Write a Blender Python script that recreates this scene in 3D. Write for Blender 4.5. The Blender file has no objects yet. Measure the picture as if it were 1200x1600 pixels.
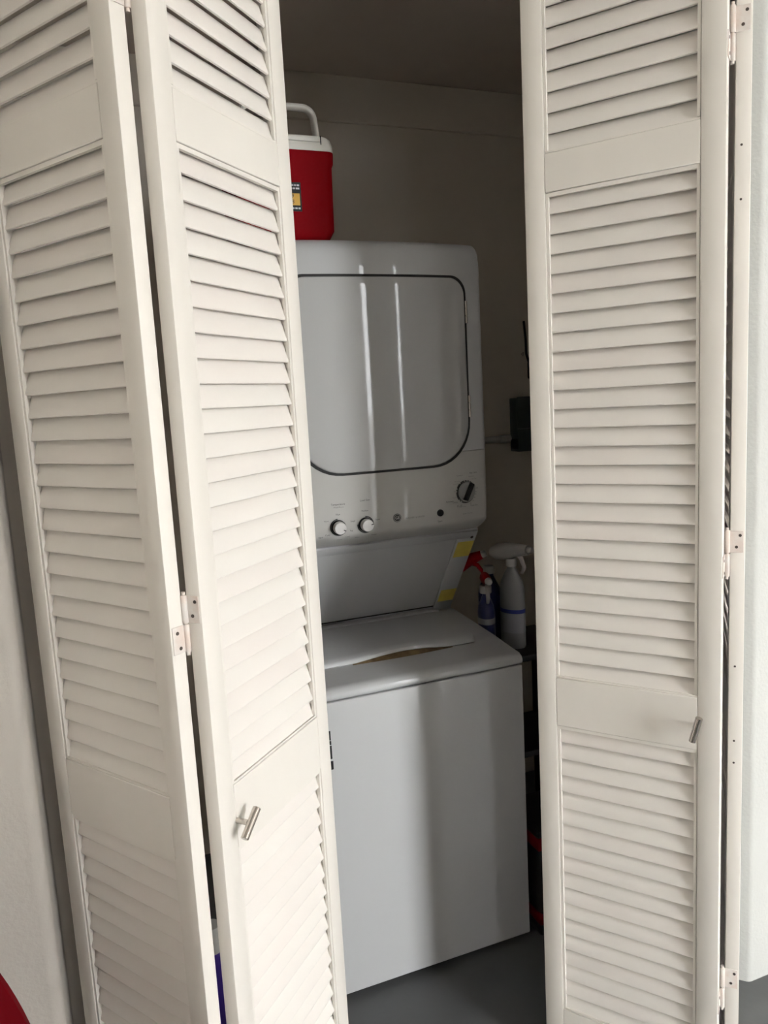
import bpy, bmesh, math, random
from mathutils import Vector, Matrix
random.seed(7)
S = bpy.context.scene
C = S.collection
R = math.radians

# ------------------------------------------------------------------ camera
cd = bpy.data.cameras.new('camera'); cam = bpy.data.objects.new('camera', cd); C.objects.link(cam)
PITCH, ROLL, YAW, HC, FPX = R(8.2286), R(-3.1298), R(20.7599), 1.5182, 1182.31
fw = Vector((math.sin(YAW)*math.cos(PITCH), math.cos(YAW)*math.cos(PITCH), -math.sin(PITCH)))
rt = Vector((math.cos(YAW), -math.sin(YAW), 0)); up = rt.cross(fw)
rt2 = math.cos(ROLL)*rt + math.sin(ROLL)*up
up2 = -math.sin(ROLL)*rt + math.cos(ROLL)*up
M = Matrix.Identity(4)
for i in range(3):
    M[i][0], M[i][1], M[i][2] = rt2[i], up2[i], -fw[i]
M.translation = Vector((0, 0, HC))
cam.matrix_world = M
cd.sensor_fit = 'HORIZONTAL'; cd.sensor_width = 36.0; cd.lens = 36.0*FPX/1200.0
cd.clip_start = 0.02
S.camera = cam

# ------------------------------------------------------------------ world, light, exposure
w = bpy.data.worlds.new('overcast_sky'); S.world = w; w.use_nodes = True
nt = w.node_tree; nt.nodes.clear()
bg = nt.nodes.new('ShaderNodeBackground'); wo = nt.nodes.new('ShaderNodeOutputWorld')
bg.inputs['Color'].default_value = (0.97, 0.985, 1.0, 1); bg.inputs['Strength'].default_value = 28.0
nt.links.new(bg.outputs[0], wo.inputs[0])
S.view_settings.view_transform = 'Standard'; S.view_settings.look = 'None'
S.view_settings.gamma = 1.0; S.view_settings.use_curve_mapping = False
S.view_settings.exposure = 0.0
# sampling portal in the open doorway behind the camera: gives no light of its own, only guides the sky light in
WX0, WX1, WZ1, YR = 2.12, 3.08, 3.05, -2.6
pl = bpy.data.lights.new('doorway_portal', 'AREA'); pl.shape = 'RECTANGLE'; pl.size = WX1-WX0; pl.size_y = WZ1
pl.cycles.is_portal = True
po = bpy.data.objects.new('doorway_portal', pl); C.objects.link(po)
po.location = ((WX0+WX1)/2, YR, WZ1/2); po.rotation_euler = (R(90), 0, R(180))


# ------------------------------------------------------------------ materials
def mat(name, col, rough=0.5, metal=0.0, var=0.0, vscale=4.0, col2=None, bump=0.0, bscale=60.0, coat=0.0, rand=0.0, spec=0.5, stretch=None):
    m = bpy.data.materials.new(name); m.use_nodes = True
    n = m.node_tree.nodes; l = m.node_tree.links; b = n['Principled BSDF']
    b.inputs['Roughness'].default_value = rough; b.inputs['Metallic'].default_value = metal
    b.inputs['Coat Weight'].default_value = coat; b.inputs['Coat Roughness'].default_value = 0.05
    b.inputs['Specular IOR Level'].default_value = spec
    b.inputs['Base Color'].default_value = (*col, 1)
    tc = n.new('ShaderNodeTexCoord'); src = tc.outputs['Object']
    if stretch:
        mp = n.new('ShaderNodeMapping'); mp.inputs['Scale'].default_value = stretch
        l.new(src, mp.inputs['Vector']); src = mp.outputs['Vector']
    last = None
    if var > 0 or col2:
        nz = n.new('ShaderNodeTexNoise'); nz.inputs['Scale'].default_value = vscale; nz.inputs['Detail'].default_value = 5
        if rand > 0:
            oi = n.new('ShaderNodeObjectInfo'); ad = n.new('ShaderNodeVectorMath'); ad.operation = 'ADD'
            sc = n.new('ShaderNodeMath'); sc.operation = 'MULTIPLY'; sc.inputs[1].default_value = 37.0
            l.new(oi.outputs['Random'], sc.inputs[0]); l.new(src, ad.inputs[0]); l.new(sc.outputs[0], ad.inputs[1])
            l.new(ad.outputs[0], nz.inputs['Vector'])
        else:
            l.new(src, nz.inputs['Vector'])
        mx = n.new('ShaderNodeMix'); mx.data_type = 'RGBA'
        c2 = col2 if col2 else tuple(c*(1-var) for c in col)
        mx.inputs[6].default_value = (*col, 1); mx.inputs[7].default_value = (*c2, 1)
        rp = n.new('ShaderNodeMapRange'); rp.inputs[1].default_value = 0.38; rp.inputs[2].default_value = 0.68
        l.new(nz.outputs['Fac'], rp.inputs[0]); l.new(rp.outputs[0], mx.inputs[0]); l.new(mx.outputs[2], b.inputs['Base Color'])
    if bump > 0:
        n2 = n.new('ShaderNodeTexNoise'); n2.inputs['Scale'].default_value = bscale; n2.inputs['Detail'].default_value = 4
        l.new(src, n2.inputs['Vector'])
        bp = n.new('ShaderNodeBump'); bp.inputs['Strength'].default_value = bump; bp.inputs['Distance'].default_value = 0.002
        l.new(n2.outputs['Fac'], bp.inputs['Height']); l.new(bp.outputs[0], b.inputs['Normal'])
    return m

PAINT = mat('white_door_paint', (0.88, 0.835, 0.77), 0.45, var=0.05, vscale=5, bump=0.25, bscale=50, rand=1, stretch=(1, 1, 0.25))
SLAT = mat('white_slat_paint', (0.88, 0.84, 0.785), 0.42, col2=(0.87, 0.81, 0.76), vscale=6, bump=0.3, bscale=45, rand=1, stretch=(0.5, 1, 1))
HINGE = mat('painted_hinge', (0.80, 0.755, 0.71), 0.4, col2=(0.74, 0.62, 0.55), vscale=30, bump=0.3, bscale=90)
SCREW = mat('dark_screw', (0.10, 0.08, 0.07), 0.45, 0.6)
STEEL = mat('brushed_steel', (0.52, 0.48, 0.44), 0.16, 1.0)
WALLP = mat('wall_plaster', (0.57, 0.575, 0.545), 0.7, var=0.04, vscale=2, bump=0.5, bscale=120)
CLOSP = mat('closet_plaster', (0.66, 0.60, 0.515), 0.75, var=0.06, vscale=2, bump=0.3, bscale=40)
CEILP = mat('closet_ceiling_paint', (0.62, 0.545, 0.475), 0.75, var=0.08, vscale=2, bump=0.3, bscale=40)
ROOMP = mat('room_paint', (0.90, 0.86, 0.80), 0.75)
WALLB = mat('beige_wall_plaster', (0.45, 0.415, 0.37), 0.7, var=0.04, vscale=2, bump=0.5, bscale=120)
GROUNDM = mat('pale_yard', (0.37, 0.37, 0.36), 0.9, var=0.2, vscale=1)
FLOORM = mat('grey_floor_paint', (0.115, 0.119, 0.12), 0.5, col2=(0.09, 0.094, 0.095), vscale=3, bump=0.4, bscale=25)
ENAMEL = mat('white_enamel', (0.54, 0.545, 0.55), 0.42, coat=0.35, spec=0.3)
ENAMELT = mat('white_enamel_textured', (0.47, 0.47, 0.465), 0.42, bump=0.06, bscale=160, coat=0.45, spec=0.3)
PLAST = mat('white_panel_plastic', (0.52, 0.51, 0.485), 0.40, spec=0.3, coat=0.35)
GAPSHADE = mat('dark_gap_shade', (0.02, 0.02, 0.02), 0.7)  # near-black standing for the shade inside narrow gaps
BLACK = mat('black_plastic', (0.012, 0.012, 0.013), 0.5, spec=0.25)
INK = mat('dark_grey_ink', (0.05, 0.05, 0.05), 0.6)
INKL = mat('pale_grey_ink', (0.22, 0.215, 0.21), 0.6)
KNOBW = mat('pale_knob_plastic', (0.70, 0.68, 0.66), 0.35)
KNOBG = mat('grey_dial_plastic', (0.30, 0.30, 0.29), 0.4)
RUST = mat('rusty_lid_well', (0.07, 0.04, 0.016), 0.7, col2=(0.22, 0.15, 0.07), vscale=30)
YELLOW = mat('yellow_label_paper', (0.72, 0.58, 0.12), 0.5, var=0.12, vscale=30)
RED = mat('red_plastic', (0.24, 0.0005, 0.004), 0.6, spec=0.06, var=0.08, vscale=6)
COOLW = mat('cooler_white_plastic', (0.72, 0.69, 0.63), 0.4, bump=0.1, bscale=150)
REDBIN = mat('dark_red_bin_plastic', (0.13, 0.0005, 0.004), 0.6, spec=0.1)
REDPL = mat('red_chair_plastic', (0.12, 0.0005, 0.004), 0.7, spec=0.1)
NAVY = mat('navy_bottle_plastic', (0.012, 0.016, 0.09), 0.3)
PURPLE = mat('purple_bottle_plastic', (0.07, 0.03, 0.32), 0.35)
MILKSHADE = mat('shaded_milky_plastic', (0.24, 0.24, 0.235), 0.45)  # milky plastic darkened so its colour carries the closet shade
TRIGSHADE = mat('shaded_white_trigger_plastic', (0.36, 0.34, 0.32), 0.5)  # white trigger plastic with the closet shade put into its colour
WHITEP = mat('white_bottle_plastic', (0.72, 0.71, 0.68), 0.4)
LBLUE = mat('blue_label_ink', (0.02, 0.03, 0.20), 0.5)
LABELSHADE = mat('shaded_label_paper', (0.28, 0.28, 0.30), 0.5)  # darker copy of the label paper, closet shade in the colour
LPAPER = mat('label_paper', (0.55, 0.55, 0.57), 0.5)
ORANGE = mat('orange_label', (0.75, 0.42, 0.05), 0.5)
GREENB = mat('dark_green_box_paint', (0.035, 0.05, 0.05), 0.5, var=0.2, vscale=8)
PIPEM = mat('grey_pipe_paint', (0.60, 0.58, 0.55), 0.5)
GREYSTRIP = mat('jamb_grey_paint', (0.36, 0.36, 0.335), 0.7, bump=0.3, bscale=60)

# ------------------------------------------------------------------ helpers
def obj(name, bm, m, parent=None, loc=None, smooth=False, angle=None):
    me = bpy.data.meshes.new(name)
    bmesh.ops.recalc_face_normals(bm, faces=bm.faces[:])
    bm.to_mesh(me); bm.free()
    if smooth or angle:
        for p in me.polygons: p.use_smooth = True
        if angle: me.set_sharp_from_angle(angle=R(angle))
    me.materials.append(m)
    o = bpy.data.objects.new(name, me); C.objects.link(o)
    if parent: o.parent = parent
    if loc: o.location = loc
    return o
def inst(name, me, parent, loc=(0, 0, 0), rot=(0, 0, 0)):
    o = bpy.data.objects.new(name, me); C.objects.link(o); o.parent = parent; o.location = loc; o.rotation_euler = rot
    return o
def empty(name, loc=(0, 0, 0), rz=0, parent=None):
    o = bpy.data.objects.new(name, None); C.objects.link(o); o.location = loc; o.rotation_euler = (0, 0, rz)
    o.empty_display_size = 0.1
    if parent: o.parent = parent
    return o
def tag(o, label=None, cat=None, kind=None, group=None):
    if label: o['label'] = label
    if cat: o['category'] = cat
    if kind: o['kind'] = kind
    if group: o['group'] = group
    return o
def box(bm, x0, x1, y0, y1, z0, z1, bev=0.0, seg=2, mtx=None):
    vs = [bm.verts.new((x, y, z)) for x in (x0, x1) for y in (y0, y1) for z in (z0, z1)]
    f = [(0, 1, 3, 2), (4, 6, 7, 5), (0, 4, 5, 1), (2, 3, 7, 6), (0, 2, 6, 4), (1, 5, 7, 3)]
    fs = [bm.faces.new([vs[i] for i in q]) for q in f]
    if mtx: bmesh.ops.transform(bm, matrix=mtx, verts=vs)
    if bev > 0:
        es = list({e for q in fs for e in q.edges})
        bmesh.ops.bevel(bm, geom=es, offset=bev, segments=seg, affect='EDGES', profile=0.5)
    return bm
def prism(bm, prof, x0, x1, bev=0.0, seg=2):
    """profile of (y,z) points swept along x"""
    a = [bm.verts.new((x0, y, z)) for y, z in prof]; b = [bm.verts.new((x1, y, z)) for y, z in prof]
    n = len(prof); fs = [bm.faces.new(a), bm.faces.new(b[::-1])]
    for i in range(n):
        fs.append(bm.faces.new((a[i], b[i], b[(i+1) % n], a[(i+1) % n])))
    if bev > 0:
        es = list({e for q in fs for e in q.edges})
        bmesh.ops.bevel(bm, geom=es, offset=bev, segments=seg, affect='EDGES', profile=0.5)
    return bm
def lathe(bm, prof, seg=24, mtx=None, sx=1.0, sy=1.0):
    """(r,z) profile turned about z, closed at both ends"""
    rings = []; vs = []
    for r, z in prof:
        ring = [bm.verts.new((r*sx*math.cos(2*math.pi*k/seg), r*sy*math.sin(2*math.pi*k/seg), z)) for k in range(seg)]
        rings.append(ring); vs += ring
    for a, b in zip(rings, rings[1:]):
        for k in range(seg):
            bm.faces.new((a[k], a[(k+1) % seg], b[(k+1) % seg], b[k]))
    bm.faces.new(rings[0][::-1]); bm.faces.new(rings[-1])
    if mtx: bmesh.ops.transform(bm, matrix=mtx, verts=vs)
    return bm
def tube(bm, pts, r, seg=10, radii=None):
    pts = [Vector(p) for p in pts]; rings = []
    prev = None
    for i, p in enumerate(pts):
        d = (pts[min(i+1, len(pts)-1)] - pts[max(i-1, 0)]).normalized()
        if prev is None:
            u = d.orthogonal().normalized()
        else:
            u = (prev - d*prev.dot(d)).normalized()
        prev = u; v = d.cross(u); rr = radii[i] if radii else r
        rings.append([bm.verts.new(p + rr*(math.cos(2*math.pi*k/seg)*u + math.sin(2*math.pi*k/seg)*v)) for k in range(seg)])
    for a, b in zip(rings, rings[1:]):
        for k in range(seg):
            bm.faces.new((a[k], a[(k+1) % seg], b[(k+1) % seg], b[k]))
    bm.faces.new(rings[0][::-1]); bm.faces.new(rings[-1])
    return bm
def loft(bm, loops, cap=True):
    rs = [[bm.verts.new(p) for p in lp] for lp in loops]; n = len(rs[0])
    for a, b in zip(rs, rs[1:]):
        for k in range(n):
            bm.faces.new((a[k], a[(k+1) % n], b[(k+1) % n], b[k]))
    if cap:
        bm.faces.new(rs[0][::-1]); bm.faces.new(rs[-1])
    return bm
def B(): return bmesh.new()
def rrect(x0, x1, z0, z1, r, seg=6):
    """rounded rectangle outline; r = radii (bl, br, tr, tl)"""
    out = []
    for (cx, cz, rr, a0) in ((x0+r[0], z0+r[0], r[0], 180), (x1-r[1], z0+r[1], r[1], 270), (x1-r[2], z1-r[2], r[2], 0), (x0+r[3], z1-r[3], r[3], 90)):
        for k in range(seg+1):
            a = R(a0 + 90*k/seg); out.append((cx + rr*math.cos(a), cz + rr*math.sin(a)))
    return out
def text_mesh(name, s, width, m, parent, mtx, align='CENTER'):
    cu = bpy.data.curves.new(name, 'FONT'); cu.body = s; cu.align_x = align; cu.align_y = 'CENTER'; cu.size = 1.0
    cu.resolution_u = 2
    t = bpy.data.objects.new(name, cu); C.objects.link(t)
    dg = bpy.context.evaluated_depsgraph_get()
    me = bpy.data.meshes.new_from_object(t.evaluated_get(dg))
    bpy.data.objects.remove(t); bpy.data.curves.remove(cu)
    me.name = name
    xs = [v.co.x for v in me.vertices]; k = width/max(1e-6, max(xs)-min(xs))
    me.transform(mtx @ Matrix.Scale(k, 4)); me.materials.clear(); me.materials.append(m)
    o = bpy.data.objects.new(name, me); C.objects.link(o); o.parent = parent
    return o

# ================================================================== THE SETTING
HR = 3.10            # ceiling height of the room
YF = 1.37            # front face of the wall left of the closet
YB = 2.52            # closet back wall
def struct(name, bm, m, label=None, **k):
    return tag(obj(name, bm, m, **k), label, None, 'structure')
b = box(B(), -3.2, 6.0, -2.75, 2.75, -0.12, 0.0); struct('floor', b, FLOORM, 'grey painted concrete floor running into the laundry closet')
struct('ground', box(B(), -60, 60, -90.0, -2.75, -0.15, -0.03), GROUNDM, 'pale yard outside the doorway')
# wall left of the opening, its corner towards the closet well rounded
def rounded_end(x_out, x_end, y0, y1, z0, z1, r, sgn):
    out = []
    pts = [(x_out, y1), (x_out, y0)]
    for k in range(9):
        a = R(90*k/8)
        pts.append((x_end - sgn*r + sgn*r*math.sin(a), y0 + r - r*math.cos(a)))
    pts.append((x_end, y1))
    return loft(B(), [[(x, y, z0) for x, y in pts], [(x, y, z1) for x, y in pts]])
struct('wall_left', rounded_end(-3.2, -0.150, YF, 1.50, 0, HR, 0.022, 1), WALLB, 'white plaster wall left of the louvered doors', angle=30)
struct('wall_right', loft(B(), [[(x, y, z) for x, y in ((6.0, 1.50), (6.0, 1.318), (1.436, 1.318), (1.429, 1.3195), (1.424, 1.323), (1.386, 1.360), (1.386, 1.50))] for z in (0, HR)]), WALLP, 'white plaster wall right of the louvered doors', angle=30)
struct('trim_1', box(B(), -0.19, 1.47, 1.40, 1.50, 2.425, HR), WALLP, 'white header above the closet opening')
struct('trim_3', box(B(), 1.350, 1.386, 1.352, 1.50, 0, 2.43, 0.002, 1), WALLP, 'white jamb post at the right end of the opening')
# closet shell
struct('wall_back', box(B(), -0.45, 1.95, YB, YB+0.1, 0, HR), CLOSP, 'plain back wall of the laundry closet')
struct('wall_closet_left', box(B(), -0.25, -0.150, 1.50, YB, 0, HR), CLOSP, 'left side wall inside the closet')
struct('wall_closet_right', box(B(), 1.85, 1.95, 1.50, YB, 0, HR), CLOSP, 'right side wall inside the closet')
struct('ceiling', box(B(), -0.45, 1.95, 1.50, YB+0.1, 2.585, 2.75), CEILP, 'low closet ceiling')
struct('trim_2', box(B(), -0.15, 1.85, YB-0.012, YB, 2.44, 2.585, 0.003, 1), CLOSP, 'flat band along the top of the closet back wall')
# room in front of the closet, with an open doorway behind the camera on the right
struct('ceiling_room', box(B(), -1.8, 3.6, YR-0.2, 1.50, HR, 2.95), ROOMP, 'room ceiling over the doors')
struct('wall_room_left', box(B(), -0.95, -0.80, YR, YF, 0, HR), ROOMP, 'unseen side wall set close to bounce light onto the doors')  # out of view; placed near and near-white to bounce fill onto left leaf
struct('wall_room_right', box(B(), 3.3, 3.45, YR, 1.33, 0, HR), ROOMP, 'right side wall of the room')
struct('wall_rear', box(B(), -0.95, WX0, YR-0.15, YR, 0, HR), ROOMP, 'rear wall of the room left of the open doorway')
struct('wall_rear_right', box(B(), WX1, 3.45, YR-0.15, YR, 0, HR), ROOMP, 'rear wall of the room right of the open doorway')

# ================================================================== LOUVERED BIFOLD DOORS
LW, ST, TH = 0.3620, 0.0412, 0.026
H0, H4, H3, H2, H1, HT, HTT, HTOP = 0.018, 0.1427, 0.8188, 0.9253, 1.8997, 1.9715, 2.309, 2.405
def stile_mesh(left):
    bm = B(); box(bm, 0, ST, 0, TH, H0, HTOP, 0.0022, 2)
    # small bead along the louver side
    x0, x1 = (ST+0.0008, ST+0.006) if left else (-0.006, -0.0008)
    for z0, z1 in ((H4, H3), (H2, H1), (HT, HTT)):
        box(bm, x0, x1, 0.0022, 0.0085, z0+0.0045, z1-0.0078)
        box(bm, min(x0, ST-0.001) if left else -0.002, max(x1-0.003, ST+0.002) if left else 0.001, 0.006, TH-0.004, z0, z1)
    return bm
def me_of(name, bm, m, angle=40):
    o = obj(name, bm, m, angle=angle); me = o.data; bpy.data.objects.remove(o); return me
STILE_L = me_of('stile', stile_mesh(True), PAINT); STILE_R = me_of('stile', stile_mesh(False), PAINT)
IW = LW - 2*ST
RAILS = []
for z0, z1 in ((H0, H4), (H3, H2), (H1, HT), (HTT, HTOP)):
    bm = box(B(), 0.0002, IW-0.0002, 0.0004, TH-0.0004, z0, z1, 0.0012, 1)
    # bead round the louver panel, set a little back from the face
    if z0 > H0: box(bm, 0.0008, IW-0.0008, 0.0024, 0.0090, z0-0.0078, z0-0.0008); box(bm, 0.0008, IW-0.0008, 0.0045, 0.0085, z0-0.001, z0+0.002)
    if z1 < HTOP: box(bm, 0.0008, IW-0.0008, 0.0024, 0.0058, z1+0.0006, z1+0.0040); box(bm, 0.0008, IW-0.0008, 0.0040, 0.0055, z1-0.002, z1+0.001)
    RAILS.append(me_of('rail', bm, PAINT))
def slat_mesh():
    w_, t_ = 0.0425, 0.0062; prof = []
    for (cx, sg) in ((-w_/2+t_/2, -1), (w_/2-t_/2, 1)):
        for k in range(4):
            a = R(-90+60*k) if sg > 0 else R(90+60*k)
            prof.append((cx + t_/2*math.cos(a), t_/2*math.sin(a)))
    th = math.atan2(0.0400, 0.0140)
    pr = [(c*math.cos(th) - s*math.sin(th), c*math.sin(th) + s*math.cos(th)) for c, s in prof]
    bm = B(); prism(bm, pr, -0.002, IW+0.002); return bm
SLATM = me_of('slat', slat_mesh(), SLAT, 50)
def leaf(door, origin, ang, handle=None):
    e = empty('door_leaf', (origin[0], origin[1], 0), ang, door)
    inst('stile', STILE_L, e); inst('stile', STILE_R, e, (LW-ST, 0, 0))
    for me in RAILS: inst('rail', me, e, (ST, 0, 0))
    for z0, z1, n in ((H4, H3, 18), (H2, H1, 26), (HT, HTT, 9)):
        p = (z1-z0)/n
        for i in range(n):
            inst('slat', SLATM, e, (ST, 0.0138 + random.uniform(-.0006, .0006), z0 + p*(i+0.5) - 0.0006), (R(random.uniform(-0.9, 0.9)), R(random.uniform(-.12, .12)), 0))
    if handle:
        hx, hz, tilt = handle
        bm = B()
        lathe(bm, [(0.0046, 0), (0.0046, 0.021)], 16, Matrix.Translation((hx, 0, hz)) @ Matrix.Rotation(R(90), 4, 'X'))
        d = Vector((math.sin(tilt), 0, math.cos(tilt))); c = Vector((hx, -0.0265, hz)); L = 0.0255
        tube(bm, [c-d*L, c-d*(L-0.0005), c+d*(L-0.0005), c+d*L], 0.0066, 20, radii=[0.0061, 0.0066, 0.0066, 0.0061])
        h = obj('handle', bm, STEEL, e, angle=40); h['label'] = 'brushed steel T-bar handle'
    return e
def hinge(door, knuckle, up_dir, up_leaf, low_dir, low_leaf, zc):
    """one butt hinge: the upper half plate lies on one leaf edge, the lower half on the other"""
    bm = B(); kx, ky = knuckle
    for z0, z1 in ((zc+0.001, zc+0.044), (zc-0.044, zc-0.001)):
        lathe(bm, [(0.0042, z0), (0.005, z0+0.001), (0.005, z1-0.001), (0.0042, z1)], 12, Matrix.Translation((kx, ky, 0)))
    lathe(bm, [(0.003, zc-0.049), (0.003, zc+0.049)], 10, Matrix.Translation((kx, ky, 0)))
    for (p, d, nrm), z0, z1 in ((up_leaf, zc+0.001, zc+0.043), (low_leaf, zc-0.043, zc-0.001)):
        m = Matrix.Translation((p[0], p[1], 0)) @ Matrix(((d[0], nrm[0], 0, 0), (d[1], nrm[1], 0, 0), (0, 0, 1, 0), (0, 0, 0, 1)))
        box(bm, -0.004, TH-0.003, 0.0, 0.0016, z0, z1, 0.0006, 1, m)
    o = obj('hinge', bm, HINGE, door, angle=40); o['label'] = 'white painted butt hinge with rust spots'
    for (p, d, nrm), zz in ((up_leaf, ((0.017, zc+0.034), (0.011, zc+0.012))), (low_leaf, ((0.014, zc-0.011), (0.010, zc-0.035)))):
        for s, z in zz:
            bm = B(); q = Vector((p[0], p[1], 0)) + s*Vector((d[0], d[1], 0)) + 0.0016*Vector((nrm[0], nrm[1], 0)); q.z = z
            rot = Vector((0, 0, 1)).rotation_difference(Vector((nrm[0], nrm[1], 0))).to_matrix().to_4x4()
            lathe(bm, [(0.0030, -0.0004), (0.0027, 0.0007), (0.0012, 0.0009)], 10, Matrix.Translation(q) @ rot)
            obj('screw', bm, SCREW, o, smooth=False)
    return o
def frame(a):
    d = Vector((math.cos(a), math.sin(a))); return d, Vector((d.y, -d.x))   # direction, front normal

# --- left pair
A1, A2 = -0.9743, 0.7881
O1, O2 = Vector((-0.1235, 1.4287)), Vector((0.1270, 1.1267))
d1, n1 = frame(A1); d2, n2 = frame(A2)
door1 = tag(empty('door_1'), 'left pair of white louvered bifold doors, folded partly open', None, 'structure')
l1 = leaf(door1, O1, A1); l2 = leaf(door1, O2, A2, (0.042, 0.866, R(52)))
E1 = O1 + d1*LW                       # front hinge corner of leaf 1
B1, B2 = E1 - n1*TH, O2 - n2*TH      # back hinge corners
for zc in (0.303, 1.205, 2.105):
    k = (B1+B2)/2 + Vector((0.0, 0.0))
    hinge(door1, k, None, (B2, n2, -d2), None, (B1, n1, d1), zc)
# --- right pair
A3 = -0.9136
O3 = Vector((0.8365, 1.3391)); d3, n3 = frame(A3)
door2 = tag(empty('door_2'), 'right pair of white louvered bifold doors, folded partly open', None, 'structure')
l3 = leaf(door2, O3, A3, (LW-0.040, 0.872, R(14)))
B3 = O3 + d3*LW - n3*TH
A4 = R(90-42); d4, n4 = frame(A4)
B4 = Vector((1.0900, 1.0665)); O4 = B4 + n4*TH
l4 = leaf(door2, O4, A4)
for zc in (0.303, 1.205, 2.105):
    hinge(door2, (B3+B4)/2, None, (B4, n4, -d4), None, (B3, n3, d3), zc)
# bare screw heads left in the hinge edge of the jamb leaf
for z in (1.925, 1.835, 0.985, 0.835, 0.79):
    bm = B(); q = Vector((B4.x, B4.y, 0)) + 0.011*Vector((n4.x, n4.y, 0)); q.z = z
    rot = Vector((0, 0, 1)).rotation_difference(Vector((-d4.x, -d4.y, 0))).to_matrix().to_4x4()
    lathe(bm, [(0.0022, -0.0004), (0.002, 0.0004), (0.001, 0.0006)], 10, Matrix.Translation(q) @ rot)
    obj('screw', bm, SCREW, door2)

# ================================================================== STACKED WASHER AND DRYER
XL, XR = 0.415, 1.012; XC, HW = (XL+XR)/2, (XR-XL)/2
YK = 2.42
mach = tag(empty('washer_dryer', (XC, 1.69, 0)), 'white stacked washer and dryer unit standing inside the closet', 'washer dryer')
MP = Matrix.Translation((-XC, -1.69, 0))
def mpart(name, bm, m, angle=35, parent=None, **k):
    if parent is None:
        bmesh.ops.transform(bm, matrix=MP, verts=bm.verts[:]); parent = mach
    else:
        bmesh.ops.transform(bm, matrix=MP, verts=bm.verts[:])
    return obj(name, bm, m, parent, angle=angle, **k)
def bulge(x):
    t = min(1.0, abs((x-XC)/HW)); return -0.026*(1-t**2.6)
def prof_y(z):
    P = [(1.150, 1.908), (1.160, 1.884), (1.176, 1.859), (1.184, 1.852), (1.190, 1.8497), (1.215, 1.849), (1.376, 1.846), (1.87, 1.848), (1.895, 1.852), (1.910, 1.860), (1.920, 1.874), (1.925, 1.895)]
    for (z0, y0), (z1, y1) in zip(P, P[1:]):
        if z <= z1: return y0 + (y1-y0)*(z-z0)/(z1-z0)
    return P[-1][1]
def F(x, z):
    e = HW - abs(x-XC); r = 0.014
    edge = (r - math.sqrt(max(0, r*r-(r-e)**2))) if e < r else 0
    return prof_y(z) + bulge(x) + edge
XS = [XC + HW*t for t in ([-1, -0.996, -0.985, -0.97, -0.953] + [i/30 for i in range(-28, 29)] + [0.953, 0.97, 0.985, 0.996, 1])]
def shell(zs, toprad=0.0):
    loops = []
    for x in XS:
        e = HW - abs(x-XC); dz = 0
        if toprad and e < toprad: dz = toprad - math.sqrt(max(0, toprad**2-(toprad-e)**2))
        lp = []
        for z in zs:
            k = max(0, min(1, (z-1.80)/(0.125))) if toprad else 0
            lp.append((x, F(x, z), z - dz*k))
        zt = zs[-1] - (dz if toprad else 0)
        lp += [(x, YK, zt), (x, YK, zs[0])]
        loops.append(lp)
    return loft(B(), loops)
mpart('dryer_cabinet', shell([1.3775, 1.40, 1.5, 1.6, 1.7, 1.80, 1.85, 1.87, 1.885, 1.895, 1.903, 1.910, 1.915, 1.920, 1.923, 1.925], 0.016), ENAMEL, 50)
mpart('control_panel', shell([1.150, 1.155, 1.160, 1.168, 1.176, 1.180, 1.184, 1.187, 1.190, 1.215, 1.25, 1.30, 1.35, 1.376]), PLAST, 50)
# dryer door: big plate with rounded corners (wide ones below)
DX0, DX1, DZ0, DZ1 = XC-(0.955-XC), 0.955, 1.343, 1.832
OUT = rrect(DX0, DX1, DZ0, DZ1, (0.115, 0.115, 0.045, 0.045), 10)
_o = []
for (xa, za), (xb, zb) in zip(OUT, OUT[1:]+OUT[:1]):
    k = max(1, int(math.hypot(xb-xa, zb-za)/0.022))
    _o += [(xa+(xb-xa)*i/k, za+(zb-za)*i/k) for i in range(k)]
OUT = _o
dcx, dcz = (DX0+DX1)/2, (DZ0+DZ1)/2
def door_plate(inset, off, depth):
    bm = B(); rings = []
    def pt(s, o):
        return [(dcx+(x-dcx)*s*(1-inset/0.24), F(dcx+(x-dcx)*s*(1-inset/0.24), 1.6)+o, dcz+(z-dcz)*s*(1-inset/0.25)) for x, z in OUT]
    ctr = bm.verts.new((dcx, F(dcx, 1.6)+off, dcz))
    seq = [pt(k/10, off) for k in range(1, 10)] + [pt(0.985, off), pt(0.996, off+0.0006), pt(1.0, off+0.0025), pt(1.0, off+depth)]
    for lp in seq: rings.append([bm.verts.new(p) for p in lp])
    n = len(OUT)
    for k in range(n): bm.faces.new((ctr, rings[0][k], rings[0][(k+1) % n]))
    for a, c in zip(rings, rings[1:]):
        for k in range(n): bm.faces.new((a[k], a[(k+1) % n], c[(k+1) % n], c[k]))
    bm.faces.new(rings[-1])
    return bm
ddoor = mpart('dryer_door', door_plate(0.003, -0.0045, 0.004), ENAMELT, 50)
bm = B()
gap_loops = []
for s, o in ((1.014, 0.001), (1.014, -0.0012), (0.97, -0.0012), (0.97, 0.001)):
    gap_loops.append([(dcx+(x-dcx)*s, F(dcx+(x-dcx)*s, 1.6)+o, dcz+(z-dcz)*s) for x, z in OUT])
loft(bm, gap_loops + [gap_loops[0]], cap=False); bmesh.ops.remove_doubles(bm, verts=bm.verts[:], dist=1e-6)
mpart('door_gap_shade', bm, GAPSHADE)  # dark ring laid round the door as the shade of its gap
for z in (1.742, 1.496):
    bm = B()
    xh = 0.9555; yh = F(xh, 1.6)-0.006
    for k in range(3):
        lathe(bm, [(0.0034, z-0.029+k*0.0195), (0.0034, z-0.029+k*0.0195+0.0185)], 12, MP @ Matrix.Translation((xh, yh, 0)))
    h = obj('door_hinge', bm, STEEL, mach, angle=40); h['label'] = 'grey metal hinge knuckle'

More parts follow.
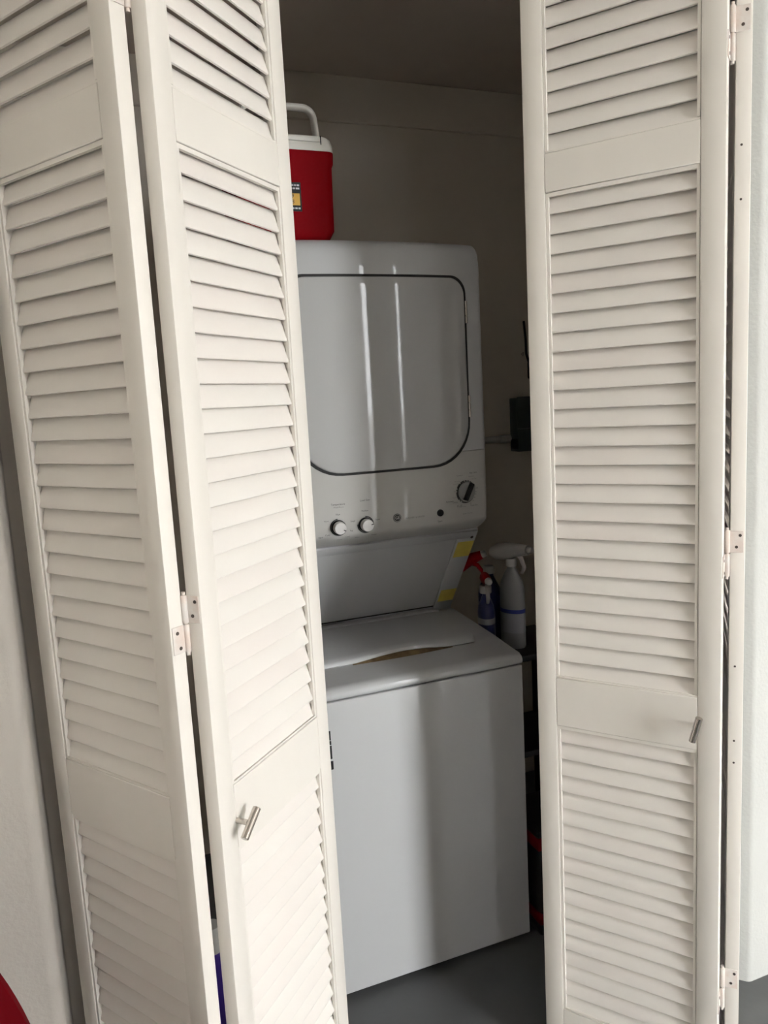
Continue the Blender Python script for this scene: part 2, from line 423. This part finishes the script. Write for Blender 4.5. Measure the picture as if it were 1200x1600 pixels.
def on_panel(x, z, off=-0.0006):
    """matrix: local x right, local y up, local z out of the control panel at (x, z)"""
    e = 0.004
    tx = Vector((2*e, F(x+e, z)-F(x-e, z), 0)).normalized(); tz = Vector((0, F(x, z+e)-F(x, z-e), 2*e)).normalized()
    nn = tx.cross(tz).normalized()
    if nn.y > 0: nn = -nn
    tz = nn.cross(tx).normalized()
    m = Matrix(((tx.x, tz.x, nn.x, 0), (tx.y, tz.y, nn.y, 0), (tx.z, tz.z, nn.z, 0), (0, 0, 0, 1)))
    return MP @ Matrix.Translation(Vector((x, F(x, z), z)) - nn*off) @ m
def ring_arc(bm, m, r0, r1, a0, a1, h=0.0004, n=14):
    for k in range(n):
        t0, t1 = R(a0+(a1-a0)*k/n), R(a0+(a1-a0)*(k+1)/n)
        q = [m @ Vector((r*math.cos(t), r*math.sin(t), h)) for r, t in ((r0, t0), (r1, t0), (r1, t1), (r0, t1))]
        bm.faces.new([bm.verts.new(p) for p in q])
def T(s, x, z, wd, m=INK, name='lettering'):
    return text_mesh(name, s, wd, m, mach, on_panel(x, z, -0.0007))
# two small selector knobs
for kx, kz, ind, words in ((0.5665, 1.209, -28, [('Hot', 0, 0.033, .011), ('Warm', -0.031, 0.018, .012), ('Cold', -0.030, -0.018, .012), ('Rinse', 0.004, -0.034, .012), ('Cool', 0.023, -0.027, .011), ('Tap', 0.033, -0.012, .008)]),
                           (0.6385, 1.209, 12, [('Medium', 0, 0.036, .018), ('Small', -0.034, 0.012, .012), ('Mini', -0.022, -0.032, .011), ('Super', 0.034, 0.010, .013), ('Large', 0.024, -0.029, .014)])):
    m = on_panel(kx, kz, 0)
    bm = B(); ring_arc(bm, m, 0.0195, 0.0225, 95 if ind < 0 else 175, 320 if ind < 0 else 450, 0.0006, 26)
    obj('knob_scale', bm, INK, mach)
    bm = B(); lathe(bm, [(0.0188, 0), (0.0188, 0.006), (0.0178, 0.0075)], 32, m)
    kn = obj('knob', bm, BLACK, mach, angle=40); kn['label'] = 'selector knob with pale cap and dark skirt'
    bm = B(); lathe(bm, [(0.0165, 0.0068), (0.0160, 0.020), (0.0145, 0.0225), (0.004, 0.0228)], 32, m)
    obj('knob_cap', bm, KNOBW, kn, angle=40)
    bm = B(); box(bm, 0.009, 0.0158, -0.001, 0.001, 0.0222, 0.0232, mtx=m @ Matrix.Rotation(R(ind), 4, 'Z')); obj('knob_mark', bm, INK, kn)
    for s, dx, dz, wd in words: T(s, kx+dx, kz+dz, wd)
T('Temperature', 0.568, 1.268, 0.037); T('Wash/Rinse', 0.569, 1.2605, 0.027, INKL)
T('Load Size', 0.640, 1.2725, 0.026)
# start button
m = on_panel(0.853, 1.217, 0); bm = B(); lathe(bm, [(0.0095, 0), (0.0095, 0.004), (0.008, 0.006), (0.002, 0.0063)], 24, m)
sb = obj('start_button', bm, BLACK, mach, angle=40); T('Start', 0.852, 1.194, 0.014)
# emblem and words beside it
m = on_panel(0.727, 1.217, 0); bm = B(); lathe(bm, [(0.0112, 0), (0.0112, 0.0012), (0.0108, 0.0016)], 32, m)
em = obj('emblem', bm, INK, mach, angle=40); em['label'] = 'round dark emblem with two pale script letters'
text_mesh('lettering', 'GE', 0.0125, KNOBW, em, on_panel(0.727, 1.217, -0.0022))
bm = B(); ring_arc(bm, m, 0.0089, 0.0097, 0, 360, 0.0021, 30); obj('emblem_ring', bm, KNOBW, em)
T('WASHER & DRYER', 0.778, 1.213, 0.056, INKL)
# timer dial
dx_, dz_ = 0.936, 1.266
m = on_panel(dx_, dz_, 0)
bm = B()
for a0, a1 in ((-118, -20), (-14, 20), (30, 62), (66, 78), (82, 94), (98, 124), (130, 158), (164, 172), (178, 222), (228, 236)):
    ring_arc(bm, m, 0.0285, 0.0315, a0, a1, 0.0006, max(2, int(abs(a1-a0)/8)))
obj('dial_scale', bm, INK, mach)
bm = B(); lathe(bm, [(0.0268, 0), (0.0268, 0.007), (0.0255, 0.009), (0.005, 0.0095)], 40, m)
dl = obj('timer_dial', bm, KNOBG, mach, angle=40); dl['label'] = 'large grey timer dial with black pointer grip'
bm = B(); lathe(bm, [(0.0279, 0), (0.0279, 0.0035)], 40, m); obj('dial_skirt', bm, BLACK, dl, angle=40)
mg = m @ Matrix.Rotation(R(62), 4, 'Z')
bm = B(); box(bm, -0.024, 0.0255, -0.0045, 0.0045, 0.008, 0.0225, 0.0015, 2, mg); obj('dial_grip', bm, BLACK, dl, angle=40)
bm = B(); box(bm, -0.024, 0.024, -0.0125, -0.0047, 0.008, 0.017, 0.002, 2, mg); obj('dial_rib', bm, KNOBG, dl, angle=40)
for s, x, z, wd, mm in (('Easy Care', 0.026, 0.050, .024, INK), ('Cottons', -0.018, 0.046, .020, INKL), ('More Dry', 0.020, 0.040, .018, INKL), ('Less Dry', 0.028, 0.033, .016, INKL),
                    ('More Dry', -0.026, 0.030, .018, INKL), ('Less Dry', -0.031, 0.024, .016, INKL), ('Off', -0.036, 0.004, .005, INKL), ('Automatic', -0.052, -0.022, .024, INK),
                    ('Regular', -0.036, -0.013, .013, INKL), ('Damp', -0.035, -0.026, .015, INKL), ('Fluff', -0.022, -0.038, .016, INKL), ('Cool Down', -0.010, -0.040, .020, INKL),
                    ('Off', 0.036, 0.006, .009, INKL), ('70', 0.034, -0.004, .004, INK), ('60', 0.033, -0.010, .004, INK), ('50', 0.029, -0.019, .004, INK), ('40', 0.024, -0.027, .004, INK), ('20', 0.015, -0.034, .004, INK),
                    ('Timed Dry', 0.026, -0.040, .024, INK), ('Dryer Control', 0.004, -0.060, .031, INKL)):
    T(s, dx_+x, dz_+z, wd, mm)
T('Signal', 0.519, 1.187, 0.012)
# sloped back panel between dryer and lid
SY0, SZ0, SY1, SZ1 = 1.899, 1.150, 2.120, 0.858
mpart('sloped_panel', prism(B(), [(SY0, SZ0), (SY1, SZ1), (SY1, 0.80), (YK, 0.80), (YK, SZ0)], XL+0.004, XR-0.006, 0.004, 2), ENAMEL)
sl = Vector((0, SY1-SY0, SZ1-SZ0)); SLN = sl.length; sl.normalize(); nrm = Vector((0, -sl.z, sl.y)); nrm = nrm if nrm.y < 0 else -nrm
SLM = Matrix(((1, 0, 0, 0), (0, sl.y, nrm.y, SY0), (0, sl.z, nrm.z, SZ0), (0, 0, 0, 1)))   # local: x, down the slope, out
bm = B()
box(bm, XR-0.068, XR-0.0075, 0.020, SLN-0.004, -0.002, 0.006, 0.003, 2, SLM)
box(bm, XL+0.0055, XL+0.068, 0.020, SLN-0.004, -0.002, 0.006, 0.003, 2, SLM)
box(bm, XL+0.0055, XR-0.0075, 0.006, 0.034, -0.002, 0.0062, 0.003, 2, SLM)
mpart('panel_border', bm, ENAMEL)
for a, c in ((0.046, 0.110), (0.258, 0.312)):
    st = mpart('sticker', box(B(), XR-0.062, XR-0.0095, a, c, 0.006, 0.0064, 0, 1, SLM), YELLOW); st['label'] = 'yellow warning sticker with no readable print'
bm = B(); lathe(bm, [(0.0045, 0.006), (0.0045, 0.0072), (0.002, 0.008)], 14, SLM @ Matrix.Translation((XR-0.022, 0.030, 0)) @ Matrix.Identity(4)); mpart('screw', bm, SCREW)
# washer cabinet, front panel, top deck
mpart('washer_cabinet', box(B(), XL, XR, 1.700, YK, 0.022, 0.806, 0.003, 1), ENAMEL)
mpart('front_panel', box(B(), XL, XR, 1.6895, 1.7005, 0.020, 0.806, 0.004, 3), ENAMEL)
deck = [(1.688, 0.8095), (1.686, 0.822), (1.692, 0.832), (1.704, 0.838), (1.83, 0.846), (2.095, 0.862), (2.14, 0.862), (2.14, 0.8095)]
mpart('top_deck', prism(B(), deck, XL-0.001, XR+0.001, 0.006, 3), ENAMEL)
def deck_z(y): return 0.838 + (y-1.704)*(0.862-0.838)/(2.095-1.704)
# lid with an arched front edge and a rusty finger well under it
LX0, LX1, LY0, LY1 = XL+0.062, XR-0.066, 1.812, 2.075
bm = B(); NX = 40; loops = []
SC = 0.722
def arch(x):
    t = (x-SC)/0.145; return max(0.0, 1-t*t)**1.5 if abs(t) < 1 else 0.0
for i in range(NX+1):
    x = LX0 + (LX1-LX0)*i/NX; e = min(x-LX0, LX1-x); r = 0.022
    c = (r-math.sqrt(max(0, r*r-(r-e)**2))) if e < r else 0
    yf = LY0 + c; hz = 0.0115*arch(x)
    lp = [(yf+0.004, 0.0005), (yf, 0.004), (yf+0.002, 0.011), (yf+0.008, 0.015), (yf+0.03, 0.0165), (yf+0.07, 0.017), (LY1-0.02-c*0.5, 0.013), (LY1-c*0.5, 0.009), (LY1-c*0.5, 0.0005)]
    out = []
    for j, (y, h) in enumerate(lp):
        k = max(0.0, 1-(y-yf)/0.10) if j else 1.0
        out.append((x, y, deck_z(y) + h + hz*k**1.3))
    loops.append(out)
loft(bm, loops)
mpart('lid', bm, ENAMEL, 40)
bm = B()
loft(bm, [[(x, y, deck_z(y)-0.001 + (0.0025+0.012*arch(x) if y > LY0+0.004 else 0.0012)) for y in (LY0-0.005*arch(x)-0.002, LY0+0.006)] + [(x, LY0+0.006, deck_z(LY0)-0.002), (x, LY0-0.004, deck_z(LY0)-0.002)] for x in [SC-0.145+0.29*k/20 for k in range(21)]])
rw = mpart('finger_well', bm, RUST, 40); rw['label'] = 'rusty brown finger well under the lid edge'
mpart('hinge_gap', box(B(), XL+0.068, XR-0.068, SLN-0.030, SLN-0.0255, -0.0005, 0.0012, 0, 1, SLM), GAPSHADE)  # dark strip laid on the slope as the shade in the gap
mpart('lid_hinge_strip', box(B(), LX0-0.01, LX1+0.01, 2.082, 2.111, 0.858, 0.872, 0.004, 2), ENAMEL)
# lettering stuck on the left of the front panel (only its right end is in view)
bm = B()
for z0, z1, xr in ((0.712, 0.736, 0.4665), (0.700, 0.710, 0.4670), (0.664, 0.698, 0.4675), (0.636, 0.658, 0.4690)):
    box(bm, 0.452, xr+0.003, 1.6886, 1.6896, z0, z1)
dc = mpart('decal', bm, BLACK); dc['label'] = 'bold black decal mostly hidden behind the door'
for fx in (XL+0.05, XR-0.05):
    for fy in (1.75, 2.36):
        bm = B(); lathe(bm, [(0.020, 0), (0.020, 0.012), (0.010, 0.014), (0.010, 0.024)], 16, Matrix.Translation((fx, fy, 0))); mpart('foot', bm, BLACK)

# ================================================================== COOLER ON TOP
CX0, CX1, CY0, CY1, CZ = 0.375, 0.637, 1.885, 2.075, 1.925
ccx, ccy = (CX0+CX1)/2, (CY0+CY1)/2
cool = tag(empty('cooler', (ccx, ccy, CZ)), 'small red cooler with white lid and swing handle on top of the dryer', 'cooler')
def rr_loop(hx, hy, r, z, seg=5):
    return [(x, y, z) for x, y in rrect(-hx, hx, -hy, hy, (r,)*4, seg)]
hx, hy = (CX1-CX0)/2, (CY1-CY0)/2
body = [(0, 0.78, 0.86), (0.003, 0.84, 0.88), (0.028, 0.945, 0.955), (0.10, 0.955, 0.965), (0.180, 0.965, 0.97), (0.188, 0.99, 0.99), (0.205, 1.0, 1.0), (0.214, 1.0, 1.0)]
obj('body', loft(B(), [rr_loop(hx*k, hy*j, 0.022, z) for z, k, j in body]), RED, cool, angle=40)
lid = [(0.2145, 1.0, 1.0), (0.217, 1.005, 1.005), (0.232, 0.995, 0.995), (0.244, 0.965, 0.965), (0.250, 0.92, 0.92)]
cl = obj('lid', loft(B(), [rr_loop(hx*k, hy*j, 0.024, z) for z, k, j in lid]), COOLW, cool, angle=40)
bm = B(); box(bm, -hx*0.80, hx*0.72, -hy-0.0025, -hy+0.02, 0.2345, 0.2485, 0.003, 2); obj('lid_lip', bm, COOLW, cl, angle=40)
bm = B(); box(bm, hx*0.72, hx*0.735, -hy-0.0015, -hy+0.01, 0.229, 0.249); obj('lid_notch', bm, GAPSHADE, cl)
hp = []
for k in range(9):
    a = R(90*k/8); hp.append((0.093-0.030+0.030*math.cos(a), 0, 0.296+0.030*math.sin(a)))
pts = [(0.099, 0, 0.240), (0.096, 0, 0.27)] + hp + [(-x, y, z) for x, y, z in hp[::-1]] + [(-0.096, 0, 0.27), (-0.099, 0, 0.240)]
bm = B(); tube(bm, pts, 0.0085, 12)
for v in bm.verts: v.co.y *= 1.5
hd = obj('handle', bm, COOLW, cool, loc=(0, -0.055, 0), smooth=True)
# printed label on the front
lab = empty('label', (0.0, -hy*0.967-0.0012, 0.0), 0, cool)
LXR = 0.543 - ccx
def flat(name, x0, x1, z0, z1, m, parent, y=0.0): return obj(name, box(B(), x0, x1, y-0.0004, y+0.0012, z0, z1), m, parent)
flat('label_sheet', -LXR, LXR, 0.070, 0.138, BLACK, lab)
flat('label_patch', LXR-0.036, LXR-0.004, 0.084, 0.112, ORANGE, lab, -0.0006)
mt = Matrix(((1, 0, 0, 0), (0, 0, -1, -0.0014), (0, 1, 0, 0), (0, 0, 0, 1)))
for zz, ws in ((0.131, (0.006, 0.004, 0.007)), (0.1235, (0.009, 0.004, 0.005)), (0.077, (0.005, 0.006, 0.006))):   # print too small to read
    x = LXR-0.004
    for wd in ws:
        flat('label_print', x-wd, x, zz-0.002, zz+0.002, LPAPER, lab, -0.0006); x -= wd+0.0022
text_mesh('lettering', '9', 0.006, INK, lab, Matrix.Translation((LXR-0.022, -0.0006, 0.105)) @ mt)
text_mesh('lettering', '8', 0.006, INK, lab, Matrix.Translation((LXR-0.022, -0.0006, 0.092)) @ mt)

# ================================================================== THINGS ROUND THE MACHINE
stand = tag(empty('shelf_stand', (1.185, 2.03, 0)), 'black plastic shelf stand holding spray bottles right of the washer', 'shelf')
for z in (0.12, 0.43, 0.735):
    obj('shelf_board', box(B(), -0.15, 0.16, -0.13, 0.13, z-0.012, z+0.008, 0.004, 2), BLACK, stand, angle=40)
for x in (-0.14, 0.15):
    for y in (-0.12, 0.12):
        obj('post', lathe(B(), [(0.010, 0), (0.010, 0.725)], 12, Matrix.Translation((x, y, 0))), BLACK, stand, angle=40)
def sprayer(loc, rz, label, body_m, head_m, trig_m, bh, br, cap_m, labelm=None, noz=None, tilt=0, hs=1.0):
    t = tag(empty('spray_bottle', loc, rz), label, 'spray bottle', None, 'spray bottles beside the washer')
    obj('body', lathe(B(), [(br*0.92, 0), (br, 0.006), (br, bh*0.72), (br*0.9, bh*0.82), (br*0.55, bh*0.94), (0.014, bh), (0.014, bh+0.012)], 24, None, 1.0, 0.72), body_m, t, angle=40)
    obj('collar', lathe(B(), [(0.017, bh+0.006), (0.018, bh+0.008), (0.018, bh+0.026), (0.015, bh+0.030)], 20), cap_m, t, angle=40)
    h = obj('spray_head', None or head_mesh(bh, hs), head_m, t, angle=40)
    if tilt: h.rotation_euler = (0, tilt, 0)
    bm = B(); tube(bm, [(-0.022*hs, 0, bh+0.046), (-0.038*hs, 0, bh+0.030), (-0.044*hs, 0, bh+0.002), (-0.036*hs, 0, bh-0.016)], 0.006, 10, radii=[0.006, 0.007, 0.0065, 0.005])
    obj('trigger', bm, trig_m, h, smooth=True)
    bm = B(); lathe(bm, [(0.0095, 0), (0.011, 0.002), (0.011, 0.012), (0.008, 0.016)], 16, Matrix.Translation((-0.056*hs, 0, bh+0.056)) @ Matrix.Rotation(R(-90), 4, 'Y'))
    obj('nozzle', bm, noz or trig_m, h, angle=40)
    if labelm:
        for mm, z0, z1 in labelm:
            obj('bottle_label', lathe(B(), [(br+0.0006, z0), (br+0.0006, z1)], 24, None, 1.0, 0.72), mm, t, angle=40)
    return t
def head_mesh(bh, hs):
    bm = B()
    secs = [(-0.056, 0.011, 0.010, 0.056), (-0.03, 0.013, 0.014, 0.055), (0.0, 0.014, 0.019, 0.050), (0.022, 0.013, 0.017, 0.048), (0.036, 0.009, 0.010, 0.046)]
    loops = []
    for x, ry, rz_, zc in secs:
        loops.append([(x*hs, ry*math.cos(2*math.pi*k/14)*hs, bh+zc+rz_*math.sin(2*math.pi*k/14)*hs) for k in range(14)])
    return loft(bm, loops)
sprayer((1.168, 2.0, 0.743), R(114), 'milky white spray bottle with a blue label band, rightmost on the black stand', MILKSHADE, TRIGSHADE, TRIGSHADE, 0.250, 0.042, TRIGSHADE, [(LBLUE, 0.112, 0.124), (LABELSHADE, 0.050, 0.110)], None, R(4), 1.5)
sprayer((1.062, 1.975, 0.743), R(70), 'navy spray bottle with red head and white trigger, closest to the washer', NAVY, RED, TRIGSHADE, 0.185, 0.036, TRIGSHADE, [(LABELSHADE, 0.10, 0.118)], TRIGSHADE, 0, 1.05)
sprayer((1.135, 2.085, 0.743), R(150), 'navy spray bottle with large drooping red head, second on the black stand', NAVY, RED, RED, 0.215, 0.036, TRIGSHADE, None, TRIGSHADE, R(20), 1.35)
binn = tag(empty('storage_bin', (1.165, 1.775, 0)), 'black storage bin with red rim and base bands on floor beside the washer', 'bin')
obj('base', box(B(), -0.122, 0.122, -0.092, 0.092, 0.0, 0.034, 0.006, 2), BLACK, binn, angle=40)
obj('base_band', box(B(), -0.124, 0.124, -0.094, 0.094, 0.034, 0.058, 0.004, 2), REDBIN, binn, angle=40)
obj('body', loft(B(), [rr_loop(0.118*k, 0.088*k, 0.02, z) for z, k in ((0.056, 0.96), (0.16, 1.0), (0.262, 1.04))]), BLACK, binn, angle=40)
obj('rim_band', box(B(), -0.127, 0.127, -0.097, 0.097, 0.262, 0.300, 0.004, 2), REDBIN, binn, angle=40)
obj('lid', box(B(), -0.130, 0.130, -0.0985, 0.100, 0.300, 0.322, 0.008, 2), BLACK, binn, angle=40)
pb = tag(empty('detergent_bottle', (0.152, 1.76, 0)), 'purple detergent bottle with white cap on the floor, seen through the left doors\' gap', 'bottle')
obj('body', loft(B(), [rr_loop(0.060*k, 0.036*j, 0.02, z) for z, k, j in ((0, .92, .9), (0.006, 1, 1), (0.15, 1, 1), (0.19, 0.85, 0.9), (0.205, 0.40, 0.6), (0.212, 0.36, 0.55))]), PURPLE, pb, angle=40)
bm = B(); lathe(bm, [(0.024, 0.206), (0.025, 0.209), (0.025, 0.236), (0.019, 0.240), (0.019, 0.252), (0.023, 0.254), (0.022, 0.272)], 24)
obj('cap', bm, WHITEP, pb, angle=40)
# box, pipe and cable on the back wall
ub = tag(empty('utility_box', (1.60, YB-0.001, 1.308)), 'dark green utility box fixed to the closet back wall beside the right door', 'utility box')
obj('body', box(B(), -0.118, 0.118, -0.060, 0, 0, 0.200, 0.005, 2), GREENB, ub, angle=40)
obj('cover', box(B(), -0.123, 0.123, -0.072, -0.058, 0.085, 0.204, 0.005, 2), GREENB, ub, angle=40)
obj('latch', box(B(), -0.130, -0.100, -0.058, -0.020, 0.010, 0.050, 0.006, 2), BLACK, ub, angle=40)
pp = tag(empty('wall_pipe', (1.24, YB-0.016, 1.358)), 'pale horizontal pipe on the back wall between dryer and utility box', 'pipe')
obj('tube', lathe(B(), [(0.0125, -0.27), (0.0125, 0.225)], 16, Matrix.Rotation(R(90), 4, 'Y')), PIPEM, pp, angle=40)
obj('coupling', lathe(B(), [(0.0155, 0.190), (0.0155, 0.232)], 16, Matrix.Rotation(R(90), 4, 'Y')), PIPEM, pp, angle=40)
cb = tag(empty('hanging_cable', (1.555, YB-0.012, 1.62)), 'black cable with plug hanging on the back wall above the utility box', 'cable')
bm = B(); tube(bm, [(-0.006, 0, 0.17), (-0.003, -0.006, 0.10), (-0.004, -0.008, 0.05), (0.004, -0.012, 0.02), (0.012, -0.014, -0.02), (0.020, -0.010, -0.06), (0.030, -0.006, -0.10)], 0.0045, 10); obj('cord', bm, BLACK, cb, smooth=True)
bm = B(); box(bm, 0.000, 0.034, -0.034, -0.002, -0.045, 0.022, 0.008, 2); obj('plug', bm, BLACK, cb, angle=40)
bm = B(); tube(bm, [(-0.006, 0.010, 0.055), (-0.020, -0.010, 0.045), (-0.026, -0.014, 0.050)], 0.003, 8); obj('hook', bm, STEEL, cb, smooth=True)

# red plastic chair at bottom left, its back to the wall
ch = tag(empty('chair', (-0.40, 0.90, 0)), 'red plastic chair with rounded back against the left wall, bottom left corner', 'chair')
CW = lambda z: 0.26*math.sqrt(max(0.0, 1-((z-0.524)/0.385)**2)) if z > 0.524 else 0.26-0.06*(0.524-z)/0.1
zs = [0.42, 0.46, 0.50] + [0.524+0.384*math.sin(R(90*k/26)) for k in range(1, 27)]
loops = []
for z in zs:
    h = max(0.012, CW(z)); n = 12; yb = 0.185 + 0.10*(z-0.42)
    fr = [(-h + 2*h*k/n, yb - 0.05*((-1+2*k/n)*h/0.26)**2, z) for k in range(n+1)]
    loops.append(fr + [(x, y+0.012, z) for x, y, z in fr[::-1]])
obj('backrest', loft(B(), loops), REDPL, ch, angle=50)
loops = []
for k in range(9):
    y = -0.24 + 0.45*k/8; h = 0.215 + 0.02*k/8; zc = 0.43 - (0.03 if k == 0 else 0.0)
    row = [(-h + 2*h*i/10, y, zc - 0.018*(1-(-1+2*i/10)**2)) for i in range(11)]
    loops.append(row + [(x, yy, z-0.012) for x, yy, z in row[::-1]])
obj('seat', loft(B(), loops), REDPL, ch, angle=50)
for sx in (-1, 1):
    for y0, y1 in ((-0.20, -0.24), (0.17, 0.24)):
        bm = B(); tube(bm, [(sx*0.195, y0, 0.425), (sx*0.205, (y0+y1)/2, 0.2), (sx*0.22, y1, 0.0)], 0.02, 10, radii=[0.026, 0.022, 0.018]); obj('leg', bm, REDPL, ch, smooth=True)
